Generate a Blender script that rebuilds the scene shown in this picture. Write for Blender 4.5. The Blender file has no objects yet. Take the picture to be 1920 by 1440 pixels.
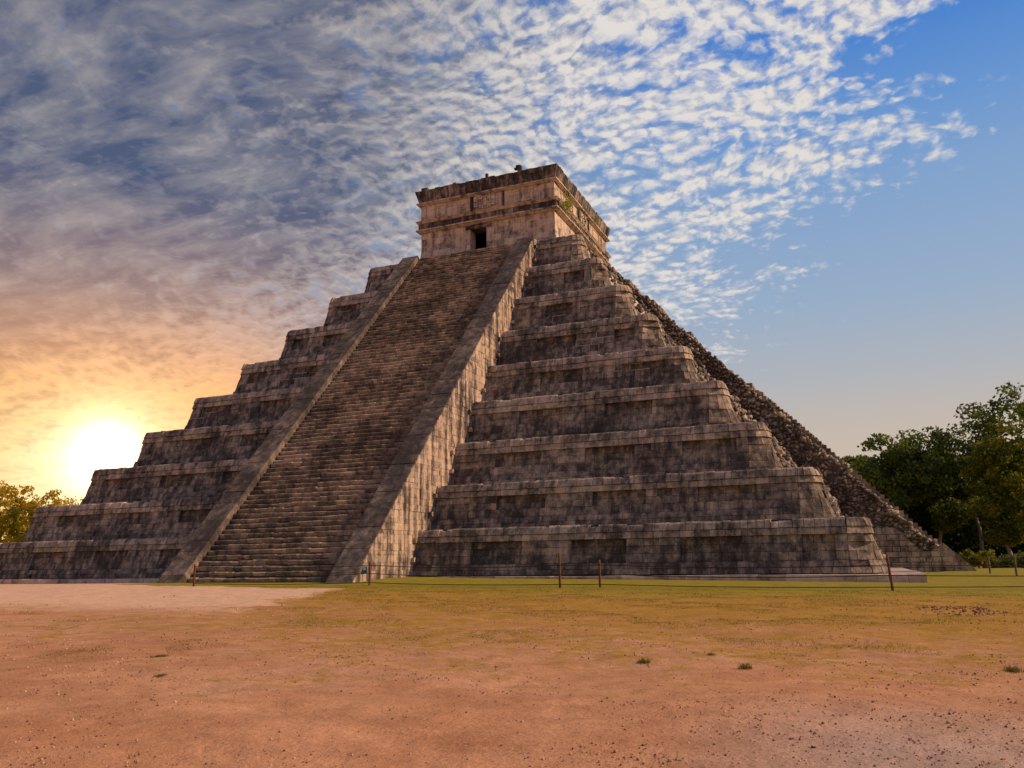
import bpy, math, random
import numpy as np
from mathutils import Vector, Matrix
rad = math.radians
rng = np.random.default_rng(7)
random.seed(7)
S = bpy.context.scene
COL = S.collection

# ------------------------------------------------------------------ camera
CAM = np.array([27.1776, -65.7893, 0.9964]); YAW, PITCH, ROLL = -.3957, .2074, -.0135
Fh = np.array([math.sin(YAW), math.cos(YAW), 0.0])
R0 = np.array([math.cos(YAW), -math.sin(YAW), 0.0])
Fv = Fh * math.cos(PITCH) + np.array([0, 0, math.sin(PITCH)])
U0 = np.cross(R0, Fv)
Rv = R0 * math.cos(ROLL) + U0 * math.sin(ROLL)
Uv = -R0 * math.sin(ROLL) + U0 * math.cos(ROLL)
cd = bpy.data.cameras.new("camera"); cam = bpy.data.objects.new("camera", cd); COL.objects.link(cam)
cam.matrix_world = Matrix(((Rv[0], Uv[0], -Fv[0], CAM[0]), (Rv[1], Uv[1], -Fv[1], CAM[1]), (Rv[2], Uv[2], -Fv[2], CAM[2]), (0, 0, 0, 1)))
cd.sensor_width = 36; cd.lens = 36 * 1585.28 / 1920; cd.clip_end = 6000; cd.clip_start = .05
S.camera = cam
S.view_settings.view_transform = 'Standard'; S.view_settings.look = 'None'
S.view_settings.exposure = 0; S.view_settings.gamma = 1

# ------------------------------------------------------------------ node helper
class N:
    def __init__(s, tree): s.t = tree; s.n = tree.nodes; s.l = tree.links
    def lk(s, node, i, v):
        if v is None: return
        sock = node.inputs[i]
        if isinstance(v, bpy.types.NodeSocket): s.l.new(v, sock)
        elif isinstance(v, (tuple, list)):
            sock.default_value = tuple(v) + ((1.0,) if len(v) == 3 and sock.type == 'RGBA' else ())
        else: sock.default_value = v
    def m(s, op, a, b=None, c=None, clamp=False):
        n = s.n.new('ShaderNodeMath'); n.operation = op; n.use_clamp = clamp
        s.lk(n, 0, a); s.lk(n, 1, b); s.lk(n, 2, c); return n.outputs[0]
    def vm(s, op, a, b=None, out=0):
        n = s.n.new('ShaderNodeVectorMath'); n.operation = op
        s.lk(n, 0, a); s.lk(n, 1, b); return n.outputs[out]
    def dot(s, a, b): return s.vm('DOT_PRODUCT', a, b, 'Value')
    def mix(s, f, a, b, mode='MIX'):
        n = s.n.new('ShaderNodeMix'); n.data_type = 'RGBA'; n.blend_type = mode
        s.lk(n, 0, f); s.lk(n, 6, a); s.lk(n, 7, b); return n.outputs[2]
    def noise(s, v, sc, det=4, rough=.55, dist=0, out=0):
        n = s.n.new('ShaderNodeTexNoise'); s.lk(n, 'Vector', v); n.inputs['Scale'].default_value = sc
        n.inputs['Detail'].default_value = det; n.inputs['Roughness'].default_value = rough; n.inputs['Distortion'].default_value = dist
        return n.outputs[out]
    def ramp(s, f, pts, interp='LINEAR'):
        n = s.n.new('ShaderNodeValToRGB'); s.lk(n, 0, f); e = n.color_ramp.elements; n.color_ramp.interpolation = interp
        while len(e) > 1: e.remove(e[-1])
        for i, (p, c) in enumerate(pts):
            if not isinstance(c, (tuple, list)): c = (c, c, c)
            k = e[0] if i == 0 else e.new(p)
            k.position = p; k.color = tuple(c) + (1,)
        return n.outputs[0]
    def ss(s, v, a, b):      # smoothstep a..b -> 0..1
        n = s.n.new('ShaderNodeMapRange'); n.interpolation_type = 'SMOOTHSTEP'
        s.lk(n, 0, v); n.inputs[1].default_value = a; n.inputs[2].default_value = b; return n.outputs[0]
    def comb(s, x, y, z):
        n = s.n.new('ShaderNodeCombineXYZ'); s.lk(n, 0, x); s.lk(n, 1, y); s.lk(n, 2, z); return n.outputs[0]
    def sep(s, v):
        n = s.n.new('ShaderNodeSeparateXYZ'); s.lk(n, 0, v); return n.outputs
    def attr(s, name, out='Fac'):
        n = s.n.new('ShaderNodeAttribute'); n.attribute_name = name; return n.outputs[out]
    def scale(s, v, sx, sy, sz): return s.vm('MULTIPLY', v, (sx, sy, sz))

def srgb(r, g, b):
    f = lambda c: (c / 255 / 12.92) if c / 255 <= .04045 else ((c / 255 + .055) / 1.055) ** 2.4
    return (f(r), f(g), f(b))

# ------------------------------------------------------------------ sun and sky
SUN_AZ_DIR = np.array([.83, .26]); SUN_AZ_DIR = SUN_AZ_DIR / np.linalg.norm(SUN_AZ_DIR)
SUN_EL = rad(33)
sdir = np.array([SUN_AZ_DIR[0] * math.cos(SUN_EL), SUN_AZ_DIR[1] * math.cos(SUN_EL), math.sin(SUN_EL)])
ld = bpy.data.lights.new("sun", 'SUN'); ld.energy = 4.2; ld.angle = rad(.6); ld.color = (1.0, .68, .42)
lo = bpy.data.objects.new("sun", ld); COL.objects.link(lo)
lo.rotation_euler = Vector(-sdir).to_track_quat('-Z', 'Y').to_euler(); lo.location = (80, 20, 60)

W = bpy.data.worlds.new("World"); S.world = W; W.use_nodes = True
w = N(W.node_tree); w.n.clear()
tc = w.n.new('ShaderNodeTexCoord').outputs['Generated']
d_r = w.dot(tc, tuple(R0)); d_f = w.dot(tc, tuple(Fh)); d_z = w.sep(tc)[2]
az = w.m('MULTIPLY', w.m('ARCTAN2', d_r, d_f), 57.2958)
el = w.m('MULTIPLY', w.m('ARCSINE', d_z), 57.2958)
GLOW = np.array([-.7430, .6585, .1187]); GLOW = GLOW / np.linalg.norm(GLOW)
el40 = w.m('MULTIPLY', el, 1 / 40, clamp=True)
# clear air: right side, then tinted towards the left
skyR = w.ramp(el40, [(0, srgb(208, 184, 160)), (.12, srgb(206, 185, 164)), (.20, srgb(198, 183, 170)), (.28, srgb(178, 180, 184)), (.40, srgb(152, 174, 200)), (.58, srgb(128, 163, 206)), (.68, srgb(102, 150, 210)), (.80, srgb(68, 130, 208)), (1, srgb(42, 108, 200))])
skyL = w.ramp(el40, [(0, srgb(235, 185, 130)), (.2, srgb(215, 180, 160)), (.4, srgb(152, 165, 190)), (.6, srgb(120, 136, 168)), (.8, srgb(96, 118, 158)), (1, srgb(80, 107, 154))])
lr = w.ss(az, -16, 18)
sky = w.mix(lr, skyL, skyR)
ns = w.n.new('ShaderNodeTexSky'); ns.sky_type = 'NISHITA'; ns.sun_disc = False
ns.sun_elevation = SUN_EL; ns.sun_rotation = math.atan2(SUN_AZ_DIR[0], SUN_AZ_DIR[1])
sky = w.mix(.08, sky, w.mix(1.0, ns.outputs[0], (.1, .1, .1), 'MULTIPLY'))
# cloud deck coordinates: a layer seen in perspective
zz = w.m('ADD', w.m('MAXIMUM', d_z, 0.0), .19)
P = w.comb(w.m('DIVIDE', d_r, zz), w.m('DIVIDE', d_f, zz), 0.0)
rot = w.comb(w.dot(P, (.94, -.34, 0)), w.dot(P, (.34, .94, 0)), 0.0)      # wave trains run obliquely
warp = w.noise(P, 2.2, 3, .5, out=1)
Pw = w.vm('ADD', rot, w.vm('MULTIPLY', w.vm('SUBTRACT', warp, (.5, .5, .5)), (.16, .16, 0)))
nbig = w.noise(P, 1.1, 3, .5)
nmid = w.noise(w.vm('ADD', w.scale(Pw, .55, 1.15, 1), (3.1, 1.7, 0)), 5.2, 5, .6)
def puffs(off):
    q = w.vm('ADD', Pw, off)
    a = w.noise(w.scale(q, .8, 1.1, 1), 15, 2, .5)
    qq = w.vm('ADD', q, w.vm('MULTIPLY', w.vm('SUBTRACT', w.noise(q, 32, 3, .6, out=1), (.5, .5, .5)), (.036, .036, 0)))
    v = w.n.new('ShaderNodeTexVoronoi'); v.feature = 'SMOOTH_F1'; v.voronoi_dimensions = '2D'
    w.lk(v, 'Vector', qq); v.inputs['Scale'].default_value = 27; v.inputs['Smoothness'].default_value = .6
    v2 = w.n.new('ShaderNodeTexVoronoi'); v2.feature = 'SMOOTH_F1'; v2.voronoi_dimensions = '2D'
    w.lk(v2, 'Vector', qq); v2.inputs['Scale'].default_value = 62; v2.inputs['Smoothness'].default_value = .5
    b = w.noise(qq, 66, 5, .65)
    r = w.m('SUBTRACT', .92, w.m('MULTIPLY', v.outputs['Distance'], .62))
    r = w.m('SUBTRACT', r, w.m('MULTIPLY', v2.outputs['Distance'], .30))
    r = w.m('ADD', r, w.m('MULTIPLY', w.m('SUBTRACT', a, .5), .95))
    return w.m('ADD', r, w.m('MULTIPLY', w.m('SUBTRACT', b, .5), .62))
pf = puffs((0, 0, 0)); pf2 = puffs((-.009, .013, 0))
lim = w.m('MULTIPLY', w.ramp(el40, [(0, .34), (.25, .35), (.36, .40), (.43, .47), (.53, .58), (.58, .76), (.63, .92), (.68, .80), (.74, .58), (.78, .68), (.82, .98), (1, 1.0)]), 40)
edge = w.m('SUBTRACT', lim, az)
edge = w.m('ADD', edge, w.m('MULTIPLY', w.m('SUBTRACT', nbig, .5), 12))
edge = w.m('ADD', edge, w.m('MULTIPLY', w.m('SUBTRACT', nmid, .5), 15))
cover = w.ss(edge, -5, 11)
thick = w.m('MULTIPLY', w.ss(w.m('ADD', az, w.m('ADD', w.m('MULTIPLY', w.m('SUBTRACT', nbig, .5), 34), w.m('MULTIPLY', w.m('SUBTRACT', nmid, .5), 26))), 12, -30), w.ss(w.m('SUBTRACT', el, w.m('MULTIPLY', w.m('ADD', az, 26), .35)), 9, 19))
dens = w.m('ADD', pf, w.m('MULTIPLY', w.m('SUBTRACT', nmid, .5), 1.1))
dens = w.m('ADD', dens, w.m('MULTIPLY', w.m('SUBTRACT', nbig, .5), .3))
dens = w.m('ADD', w.m('ADD', dens, .05), w.m('MULTIPLY', thick, .46))
dens = w.m('ADD', dens, w.m('MULTIPLY', w.m('SUBTRACT', cover, 1.0), .60))
alpha = w.m('MULTIPLY', w.ss(dens, .16, .86), w.ss(cover, 0.0, .25))
lit = w.m('MULTIPLY', w.m('MULTIPLY', w.m('SUBTRACT', pf, pf2), w.m('SUBTRACT', 2.0, w.m('MULTIPLY', thick, .9))), w.m('ADD', .35, w.m('MULTIPLY', w.ss(el, 6, 24), .65)))
core = w.ss(dens, .50, 1.15)
leftness = w.ss(az, 10, -16)
shade = w.m('SUBTRACT', w.m('ADD', .80, lit), w.m('MULTIPLY', core, w.m('ADD', .08, w.m('MULTIPLY', leftness, .62))), clamp=True)
shade = w.m('ADD', w.m('SUBTRACT', shade, w.m('MULTIPLY', thick, .30)), w.m('MULTIPLY', w.m('SUBTRACT', nmid, .5), w.m('MULTIPLY', thick, .9)), clamp=True)
band = w.noise(w.vm('ADD', w.scale(Pw, .7, 1.5, 1), (7.7, 2.2, 0)), 9, 6, .58)
shade = w.mix(w.m('MULTIPLY', thick, .62), shade, w.m('SUBTRACT', w.m('MULTIPLY', band, 2.5), .95, clamp=True))
litc = w.mix(w.ss(az, -18, 8), srgb(196, 186, 178), srgb(224, 219, 214))
drkc = w.mix(w.ss(az, -14, 16), w.mix(w.ss(el, 10, 25), srgb(142, 124, 126), srgb(76, 90, 122)), srgb(158, 170, 196))
cloud = w.mix(shade, drkc, litc)
# warm light around the low sun
nrm = w.vm('NORMALIZE', tc)
th = w.m('MULTIPLY', w.m('ARCCOSINE', w.m('MINIMUM', w.dot(nrm, tuple(GLOW)), 1.0)), 57.2958)
dh = w.m('MULTIPLY', w.m('SUBTRACT', el, 5.4), w.m('ADD', 1.0, w.m('MULTIPLY', w.ss(el, 6, 12), .25))); da = w.m('SUBTRACT', az, -25.8)
ew = w.m('SQRT', w.m('ADD', w.m('MULTIPLY', w.m('MULTIPLY', dh, dh), 1.0), w.m('MULTIPLY', w.m('MULTIPLY', da, da), .38)))
ew = w.m('ADD', ew, w.m('MULTIPLY', w.m('SUBTRACT', nmid, .5), 2.5))
e24 = w.m('MULTIPLY', ew, 1 / 24, clamp=True)
gcol = w.ramp(e24, [(0, (1.3, 1.1, .68)), (.09, (1.05, .80, .38)), (.18, (1.0, .62, .22)), (.30, (1.0, .50, .16)), (.42, (.88, .41, .17)), (.60, (.66, .38, .26)), (1, (.42, .34, .34))])
gsky = w.ramp(e24, [(0, .98), (.12, .97), (.30, .93), (.46, .75), (.64, .38), (.9, 0), (1, 0)], 'B_SPLINE')
gcl = w.ramp(e24, [(0, .95), (.15, .93), (.32, .90), (.48, .72), (.66, .38), (.95, 0), (1, 0)], 'B_SPLINE')
front = w.ss(d_f, .0, .3)
sky = w.mix(w.m('MULTIPLY', gsky, front), sky, gcol)
cl_lit = w.mix(w.m('MULTIPLY', gcl, front), cloud, w.mix(shade, w.mix(1.0, gcol, (.60, .56, .62), 'MULTIPLY'), w.mix(1.0, gcol, (1.10, 1.15, 1.25), 'MULTIPLY')))
final = w.mix(w.m('MULTIPLY', alpha, w.ss(el, 1.5, 7)), sky, cl_lit)
disc = w.ramp(w.m('MULTIPLY', th, 1 / 16, clamp=True), [(0, 1.0), (.08, .50), (.14, .18), (.22, .07), (.40, .03), (.7, .01), (1, 0)], 'B_SPLINE')
final = w.mix(1.0, final, w.mix(1.0, w.mix(disc, (0, 0, 0), (1, 1, 1)), (4.6, 3.3, 2.0), 'MULTIPLY'), 'ADD')
bg = w.n.new('ShaderNodeBackground'); w.lk(bg, 0, final); bg.inputs[1].default_value = 1.0
wo = w.n.new('ShaderNodeOutputWorld'); w.l.new(bg.outputs[0], wo.inputs[0])
W.cycles.sampling_method = 'MANUAL'; W.cycles.sample_map_resolution = 512

# ------------------------------------------------------------------ materials
def newmat(name):
    m = bpy.data.materials.new(name); m.use_nodes = True; t = N(m.node_tree); t.n.clear()
    o = t.n.new('ShaderNodeOutputMaterial'); b = t.n.new('ShaderNodeBsdfPrincipled'); t.l.new(b.outputs[0], o.inputs[0])
    b.inputs['Roughness'].default_value = .92; b.inputs['Specular IOR Level'].default_value = .15
    return m, t, b, o
def bump(t, b, h, strength, dist):
    n = t.n.new('ShaderNodeBump'); n.inputs['Strength'].default_value = strength; n.inputs['Distance'].default_value = dist
    t.lk(n, 'Height', h); t.l.new(n.outputs[0], b.inputs['Normal'])

def stone_mat(name, light, mid, dark, bias, streak=1.0, lichen=.0, vert=.35, mscale=1.0, tk=.26):
    m, t, b, o = newmat(name)
    p = t.n.new('ShaderNodeNewGeometry').outputs['Position']
    tint = t.attr('tint'); 
    n1 = t.noise(p, .33 * mscale, 4, .6)
    n2 = t.noise(t.scale(p, 2.6, 2.6, vert), 1.0, 4, .65)      # rain streaks
    n3 = t.noise(p, 2.3 * mscale, 5, .68, .3)
    n4 = t.noise(p, 14, 4, .7)
    f = t.m('ADD', t.m('MULTIPLY', t.m('SUBTRACT', n1, .5), 1.5), t.m('MULTIPLY', t.m('SUBTRACT', n2, .5), 1.35 * streak))
    f = t.m('ADD', f, t.m('MULTIPLY', t.m('SUBTRACT', n3, .5), 1.7))
    f = t.m('ADD', f, t.m('MULTIPLY', t.m('SUBTRACT', n4, .5), .55))
    f = t.m('ADD', f, t.m('MULTIPLY', t.m('SUBTRACT', tint, .5), tk))
    f = t.m('ADD', f, .5 + bias, clamp=True)
    c = t.ramp(f, [(0, dark), (.30, tuple(.75 * x + .25 * y for x, y in zip(dark, mid))), (.56, mid), (.78, tuple(.5 * x + .5 * y for x, y in zip(light, mid))), (1, light)])
    c = t.mix(t.m('MULTIPLY', t.ss(n3, .52, .70), .35), c, t.mix(1.0, c, (1.25, .85, .68), 'MULTIPLY'))   # reddish patches
    v = t.m('ADD', .90, t.m('MULTIPLY', tint, .20))
    c = t.mix(1.0, c, t.comb(v, v, v), 'MULTIPLY')
    if lichen:
        c = t.mix(t.m('MULTIPLY', t.ss(t.noise(p, .9, 4, .6), .58, .70), lichen), c, (.10, .11, .035))
    # small pits and dark holes
    pit = t.ss(t.noise(p, 5.5, 2, .5), .735, .78)
    c = t.mix(t.m('MULTIPLY', pit, .8), c, (.012, .010, .009))
    t.l.new(c, b.inputs['Base Color'])
    h = t.m('ADD', t.m('MULTIPLY', n3, .9), t.m('MULTIPLY', n4, .45))
    h = t.m('SUBTRACT', h, t.m('MULTIPLY', pit, .8))
    bump(t, b, h, .85, .07)
    return m
LT, MD, DK = (.46, .350, .245), (.200, .156, .114), (.060, .050, .041)
M_wall = stone_mat('terrace_stone', LT, MD, DK, -.01, 1.25, .0, tk=.20)
M_corn = stone_mat('cornice_stone', (.56, .430, .305), (.27, .212, .155), (.075, .063, .051), .12, 1.2, .25, tk=.24)  # paler than the walls; bright sunlit ledge edges partly put into the colour
M_step = stone_mat('step_stone', (.48, .350, .245), (.215, .163, .117), (.070, .055, .044), .07, .35, tk=.30)
M_ramp = stone_mat('ramp_stone', (.36, .275, .20), (.150, .116, .088), (.058, .048, .040), -.02, .3, tk=.14)
M_side = stone_mat('flank_stone', (.56, .42, .30), (.27, .205, .155), (.075, .063, .054), .09, 2.9, vert=.16, tk=.12)
M_temple = stone_mat('temple_stone', (.70, .535, .40), (.48, .375, .285), (.13, .108, .088), .15, 1.25)
M_tdark = stone_mat('temple_weathered_stone', (.42, .31, .25), (.17, .135, .115), (.045, .04, .036), -.04, 1.6, .22, vert=.22)
M_rub = stone_mat('rubble_stone', (.48, .38, .285), (.24, .190, .145), (.075, .061, .050), .02, .2, tk=.6)
M_slab = stone_mat('plinth_stone', (.72, .55, .44), (.50, .37, .29), (.16, .125, .10), .22, .2)
m, t, b, o = newmat('mortar')
p = t.n.new('ShaderNodeNewGeometry').outputs['Position']
z = t.sep(p)[2]
pale = t.m('MULTIPLY', t.ss(t.noise(p, .55, 3, .6), .50, .58), t.ss(z, 9, 15))
t.l.new(t.mix(pale, (.045, .036, .031), (.50, .44, .36)), b.inputs['Base Color']); bump(t, b, t.noise(p, 9, 4, .7), .8, .05)
M_mort = m
m, t, b, o = newmat('pale_pointing'); b.inputs['Base Color'].default_value = (.42, .36, .29, 1); M_point = m
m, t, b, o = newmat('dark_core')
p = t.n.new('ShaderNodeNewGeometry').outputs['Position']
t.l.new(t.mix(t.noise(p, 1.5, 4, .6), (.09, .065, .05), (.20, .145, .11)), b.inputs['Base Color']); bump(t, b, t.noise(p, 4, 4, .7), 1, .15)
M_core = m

# ------------------------------------------------------------------ mesh helpers
class MB:
    def __init__(s): s.v = []; s.f = []; s.mi = []; s.ti = []; s.n = 0
    def add(s, verts, faces, mi=0, tint=None):
        if tint is None: tint = random.random()
        s.v.extend([tuple(map(float, q)) for q in verts])
        for f in faces: s.f.append(tuple(i + s.n for i in f)); s.mi.append(mi); s.ti.append(tint)
        s.n += len(verts)
    def hexa(s, c8, mi=0, tint=None):      # 0-3 bottom ring, 4-7 top ring
        s.add(c8, [(0, 3, 2, 1), (4, 5, 6, 7), (0, 1, 5, 4), (1, 2, 6, 5), (2, 3, 7, 6), (3, 0, 4, 7)], mi, tint)
    def box(s, x0, x1, y0, y1, z0, z1, mi=0, tint=None, j=0.0):
        c = [(x0, y0, z0), (x1, y0, z0), (x1, y1, z0), (x0, y1, z0), (x0, y0, z1), (x1, y0, z1), (x1, y1, z1), (x0, y1, z1)]
        if j: c = [tuple(q + random.uniform(-j, j) for q in a) for a in c]
        s.hexa(c, mi, tint)
    def build(s, name, mats, parent=None, smooth=False):
        me = bpy.data.meshes.new(name); me.from_pydata(s.v, [], s.f)
        for q in (mats if isinstance(mats, (list, tuple)) else [mats]): me.materials.append(q)
        me.polygons.foreach_set('material_index', s.mi)
        a = me.attributes.new('tint', 'FLOAT', 'FACE'); a.data.foreach_set('value', s.ti)
        if smooth: me.polygons.foreach_set('use_smooth', [True] * len(s.f))
        me.update(); ob = bpy.data.objects.new(name, me); COL.objects.link(ob)
        if parent: ob.parent = parent; ob.matrix_parent_inverse = parent.matrix_basis.inverted()
        return ob
def np_mesh(name, V, F, tint, mats, parent=None, smooth=False):
    me = bpy.data.meshes.new(name); nf, k = F.shape
    me.vertices.add(len(V)); me.vertices.foreach_set('co', V.astype(np.float32).ravel())
    me.loops.add(nf * k); me.loops.foreach_set('vertex_index', F.astype(np.int32).ravel())
    me.polygons.add(nf); me.polygons.foreach_set('loop_start', np.arange(nf, dtype=np.int32) * k)
    me.update(calc_edges=True)
    for q in (mats if isinstance(mats, (list, tuple)) else [mats]): me.materials.append(q)
    a = me.attributes.new('tint', 'FLOAT', 'FACE'); a.data.foreach_set('value', tint.astype(np.float32))
    if smooth: me.polygons.foreach_set('use_smooth', np.ones(nf, bool))
    me.validate(); me.update(); ob = bpy.data.objects.new(name, me); COL.objects.link(ob)
    if parent: ob.parent = parent; ob.matrix_parent_inverse = parent.matrix_basis.inverted()
    return ob
def ico(sub):
    import bmesh
    bm = bmesh.new(); bmesh.ops.create_icosphere(bm, subdivisions=sub, radius=1)
    V = np.array([q.co[:] for q in bm.verts]); F = np.array([[q.index for q in f.verts] for f in bm.faces]); bm.free(); return V, F
ICO1, ICO2 = ico(1), ico(2)
def stones(P, size, base=ICO2, squash=(1, 1, 1), jit=.16, tilt=1.0):
    V0, F0 = base; n = len(P); nv = len(V0)
    d = rng.normal(size=(n, nv, 3)) * jit
    # blocky: push towards a superellipsoid
    Vb = np.sign(V0) * np.abs(V0) ** .75
    V = (Vb[None] + d * .6)
    sc = size[:, None, None] * (rng.uniform(.65, 1.25, (n, 1, 3))) * np.array(squash)
    V = V * sc
    q = rng.normal(size=(n, 4)) * np.array([1, tilt, tilt, 1]); q /= np.linalg.norm(q, axis=1)[:, None]
    a, b_, c, e = q.T
    Rm = np.stack([1 - 2 * (c * c + e * e), 2 * (b_ * c - a * e), 2 * (b_ * e + a * c), 2 * (b_ * c + a * e), 1 - 2 * (b_ * b_ + e * e), 2 * (c * e - a * b_), 2 * (b_ * e - a * c), 2 * (c * e + a * b_), 1 - 2 * (b_ * b_ + c * c)], 1).reshape(n, 3, 3)
    V = np.einsum('nij,nvj->nvi', Rm, V) + P[:, None]
    F = (F0[None] + (np.arange(n) * nv)[:, None, None]).reshape(-1, 3)
    return V.reshape(-1, 3), F, np.repeat(rng.random(n), len(F0))
def empty(name, loc=(0, 0, 0), rz=0.0):
    o = bpy.data.objects.new(name, None); COL.objects.link(o); o.location = loc; o.rotation_euler = (0, 0, rz); o.empty_display_size = .3
    return o
def tag(o, label=None, cat=None, group=None, kind=None):
    if label: o['label'] = label
    if cat: o['category'] = cat
    if group: o['group'] = group
    if kind: o['kind'] = kind
    return o
def tube(mb, pts, radii, seg=7, mi=0, tint=.5):
    pts = [Vector(q) for q in pts]; V = []; F = []
    for i, q in enumerate(pts):
        d = (pts[min(i + 1, len(pts) - 1)] - pts[max(i - 1, 0)]).normalized()
        a = d.orthogonal().normalized(); bb = d.cross(a)
        for k in range(seg):
            th = 2 * math.pi * k / seg
            V.append(q + (a * math.cos(th) + bb * math.sin(th)) * radii[i])
    for i in range(len(pts) - 1):
        for k in range(seg):
            k2 = (k + 1) % seg
            F.append((i * seg + k, i * seg + k2, (i + 1) * seg + k2, (i + 1) * seg + k))
    F.append(tuple(range(seg))[::-1]); F.append(tuple((len(pts) - 1) * seg + k for k in range(seg)))
    mb.add(V, F, mi, tint)

# ------------------------------------------------------------------ ground
def smooth(a, b, v):
    t = np.clip((v - a) / (b - a), 0, 1); return t * t * (3 - 2 * t)
def ground_z(x, y):
    x = np.asarray(x, float); y = np.asarray(y, float)
    near = np.clip(.51 - .01 * x + .01 * y, -.8, .22)
    fr = np.interp(x, [-30, -15, -8, 0, 6, 10, 14, 20, 29, 31, 40], [.02, .03, .14, .20, .34, .27, .21, .14, .00, .03, .0])
    t = smooth(-35, -29.2, y)
    z = near * (1 - t) + fr * t
    far = np.where(x > 31, .08, .04)
    t2 = smooth(-24, -10, y)
    return z * (1 - t2) + far * t2
def gz(x, y): return float(ground_z(x, y))

m, t, b, o = newmat('ground')
p = t.n.new('ShaderNodeNewGeometry').outputs['Position']; xs, ys, zs = t.sep(p)
nb = t.noise(p, .16, 4, .6); nm = t.noise(p, .7, 5, .62); nf_ = t.noise(p, 4.5, 5, .65); nff = t.noise(p, 28, 4, .7)
# everything along the pyramid front is grass, thinning towards the viewer
nearness = t.m('MULTIPLY', t.m('ADD', ys, 38.0), -1)     # 0 at y=-38, grows towards camera
g1 = t.m('SUBTRACT', 1.42, t.m('MULTIPLY', nearness, .062))
g1 = t.m('MINIMUM', g1, 1.45)
g1 = t.m('ADD', g1, t.m('MULTIPLY', t.ss(xs, 18, 6), -.35))
g1 = t.m('ADD', g1, t.m('MULTIPLY', t.m('SUBTRACT', nb, .5), 1.0))
g1 = t.m('ADD', g1, t.m('MULTIPLY', t.m('SUBTRACT', nm, .5), .9))
g1 = t.m('ADD', g1, t.m('MULTIPLY', t.m('SUBTRACT', nf_, .5), 1.5))
g1 = t.m('ADD', g1, t.m('MULTIPLY', t.m('SUBTRACT', t.noise(p, 1.6, 6, .7), .5), 1.3))
grass = t.ss(g1, .22, .90)
green = t.ss(t.m('ADD', ys, t.m('MULTIPLY', t.m('SUBTRACT', nb, .5), 8)), -43, -33)
gcolr = t.mix(green, (.40, .215, .040), (.285, .225, .028))
gcolr = t.mix(t.m('MULTIPLY', t.ss(nm, .4, .7), .5), gcolr, t.mix(1.0, gcolr, (.75, .85, .8), 'MULTIPLY'))
dirt = t.mix(t.ss(nm, .3, .7), (.44, .205, .095), (.56, .285, .145))
dirt = t.mix(t.m('MULTIPLY', t.ss(nb, .45, .62), .4), dirt, (.56, .32, .19))
dirt = t.mix(t.m('MULTIPLY', t.ss(t.noise(p, .11, 2, .5), .5, .6), t.m('MULTIPLY', t.m('MULTIPLY', t.ss(ys, -56.0, -59), t.ss(xs, 25.2, 27.2)), .75)), dirt, (.42, .31, .24))
c = t.mix(grass, dirt, gcolr)
# pale gravel path
pe = t.m('SUBTRACT', t.m('ADD', 8.2, t.m('MULTIPLY', t.m('SUBTRACT', -38.2, ys), .42)), xs)
pe = t.m('ADD', pe, t.m('MULTIPLY', t.m('SUBTRACT', nm, .5), 5.0)); pe = t.m('ADD', pe, t.m('MULTIPLY', t.m('SUBTRACT', nf_, .5), 3.0))
yk = t.m('ADD', t.m('ADD', ys, t.m('MULTIPLY', t.m('SUBTRACT', nf_, .5), .5)), t.m('MULTIPLY', t.m('SUBTRACT', nm, .5), 2.0))
yr = t.m('ADD', yk, t.m('MULTIPLY', t.ss(xs, 6, -4), -1.2))
path = t.m('MULTIPLY', t.ss(pe, -.45, .45), t.m('MULTIPLY', t.ss(yr, -36.9, -37.3), t.ss(yk, -51, -46.5)))
path = t.m('MAXIMUM', path, t.m('MULTIPLY', t.ss(xs, -5.2, -6.2), t.m('MULTIPLY', t.ss(ys, -28.3, -28.8), t.ss(yk, -51, -46.5))))
c = t.mix(path, c, t.mix(nf_, (.62, .37, .22), (.74, .48, .30)))
# grit
grit = t.ss(t.noise(p, 13, 3, .7), .63, .70)
c = t.mix(t.m('MULTIPLY', grit, .45), c, t.mix(1.0, c, (.35, .27, .25), 'MULTIPLY'))
str_ = t.noise(t.vm('ADD', t.scale(p, 1.0, 1.0, 1), t.vm('MULTIPLY', t.noise(p, 1.3, 2, .5, out=1), (.6, .6, 0))), 2.1, 6, .75)
v = t.m('ADD', t.m('ADD', .12, t.m('MULTIPLY', nff, .66)), t.m('MULTIPLY', str_, 1.10))
c = t.mix(1.0, c, t.comb(v, v, v), 'MULTIPLY')
t.l.new(c, b.inputs['Base Color']); b.inputs['Roughness'].default_value = 1; b.inputs['Specular IOR Level'].default_value = .05
bump(t, b, t.m('ADD', t.m('MULTIPLY', nf_, .6), t.m('ADD', t.m('MULTIPLY', nff, .35), t.m('MULTIPLY', t.noise(p, 19, 4, .7), .5))), .7, .045)
M_ground = m
rr = np.concatenate([[0.0], np.geomspace(.6, 3000, 190)]); th = np.concatenate([np.arange(-180, -40, 4), np.arange(-40, 40, .5), np.arange(40, 180, 4)])
h0 = math.atan2(Fh[1], Fh[0])
A = h0 - np.radians(th); X = CAM[0] + np.outer(rr, np.cos(A)); Y = CAM[1] + np.outer(rr, np.sin(A))
Z = ground_z(X, Y)
und = .035 * np.sin(X * .9 + 1.3 * np.sin(Y * .6)) * np.sin(Y * .8 + np.sin(X * .5)) + .02 * np.sin(X * 2.3 + Y * 1.1) * np.sin(Y * 2.9 - X * .7)
Z = Z + und * (1 - smooth(-37.5, -35, Y)) + rng.normal(size=Z.shape) * .004 * (np.outer(rr, np.ones(len(th))) < 40)
V = np.stack([X, Y, Z], -1).reshape(-1, 3); nt = len(th); nr = len(rr)
i, j = np.meshgrid(np.arange(1, nr - 1), np.arange(nt), indexing='ij'); j2 = (j + 1) % nt
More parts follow.
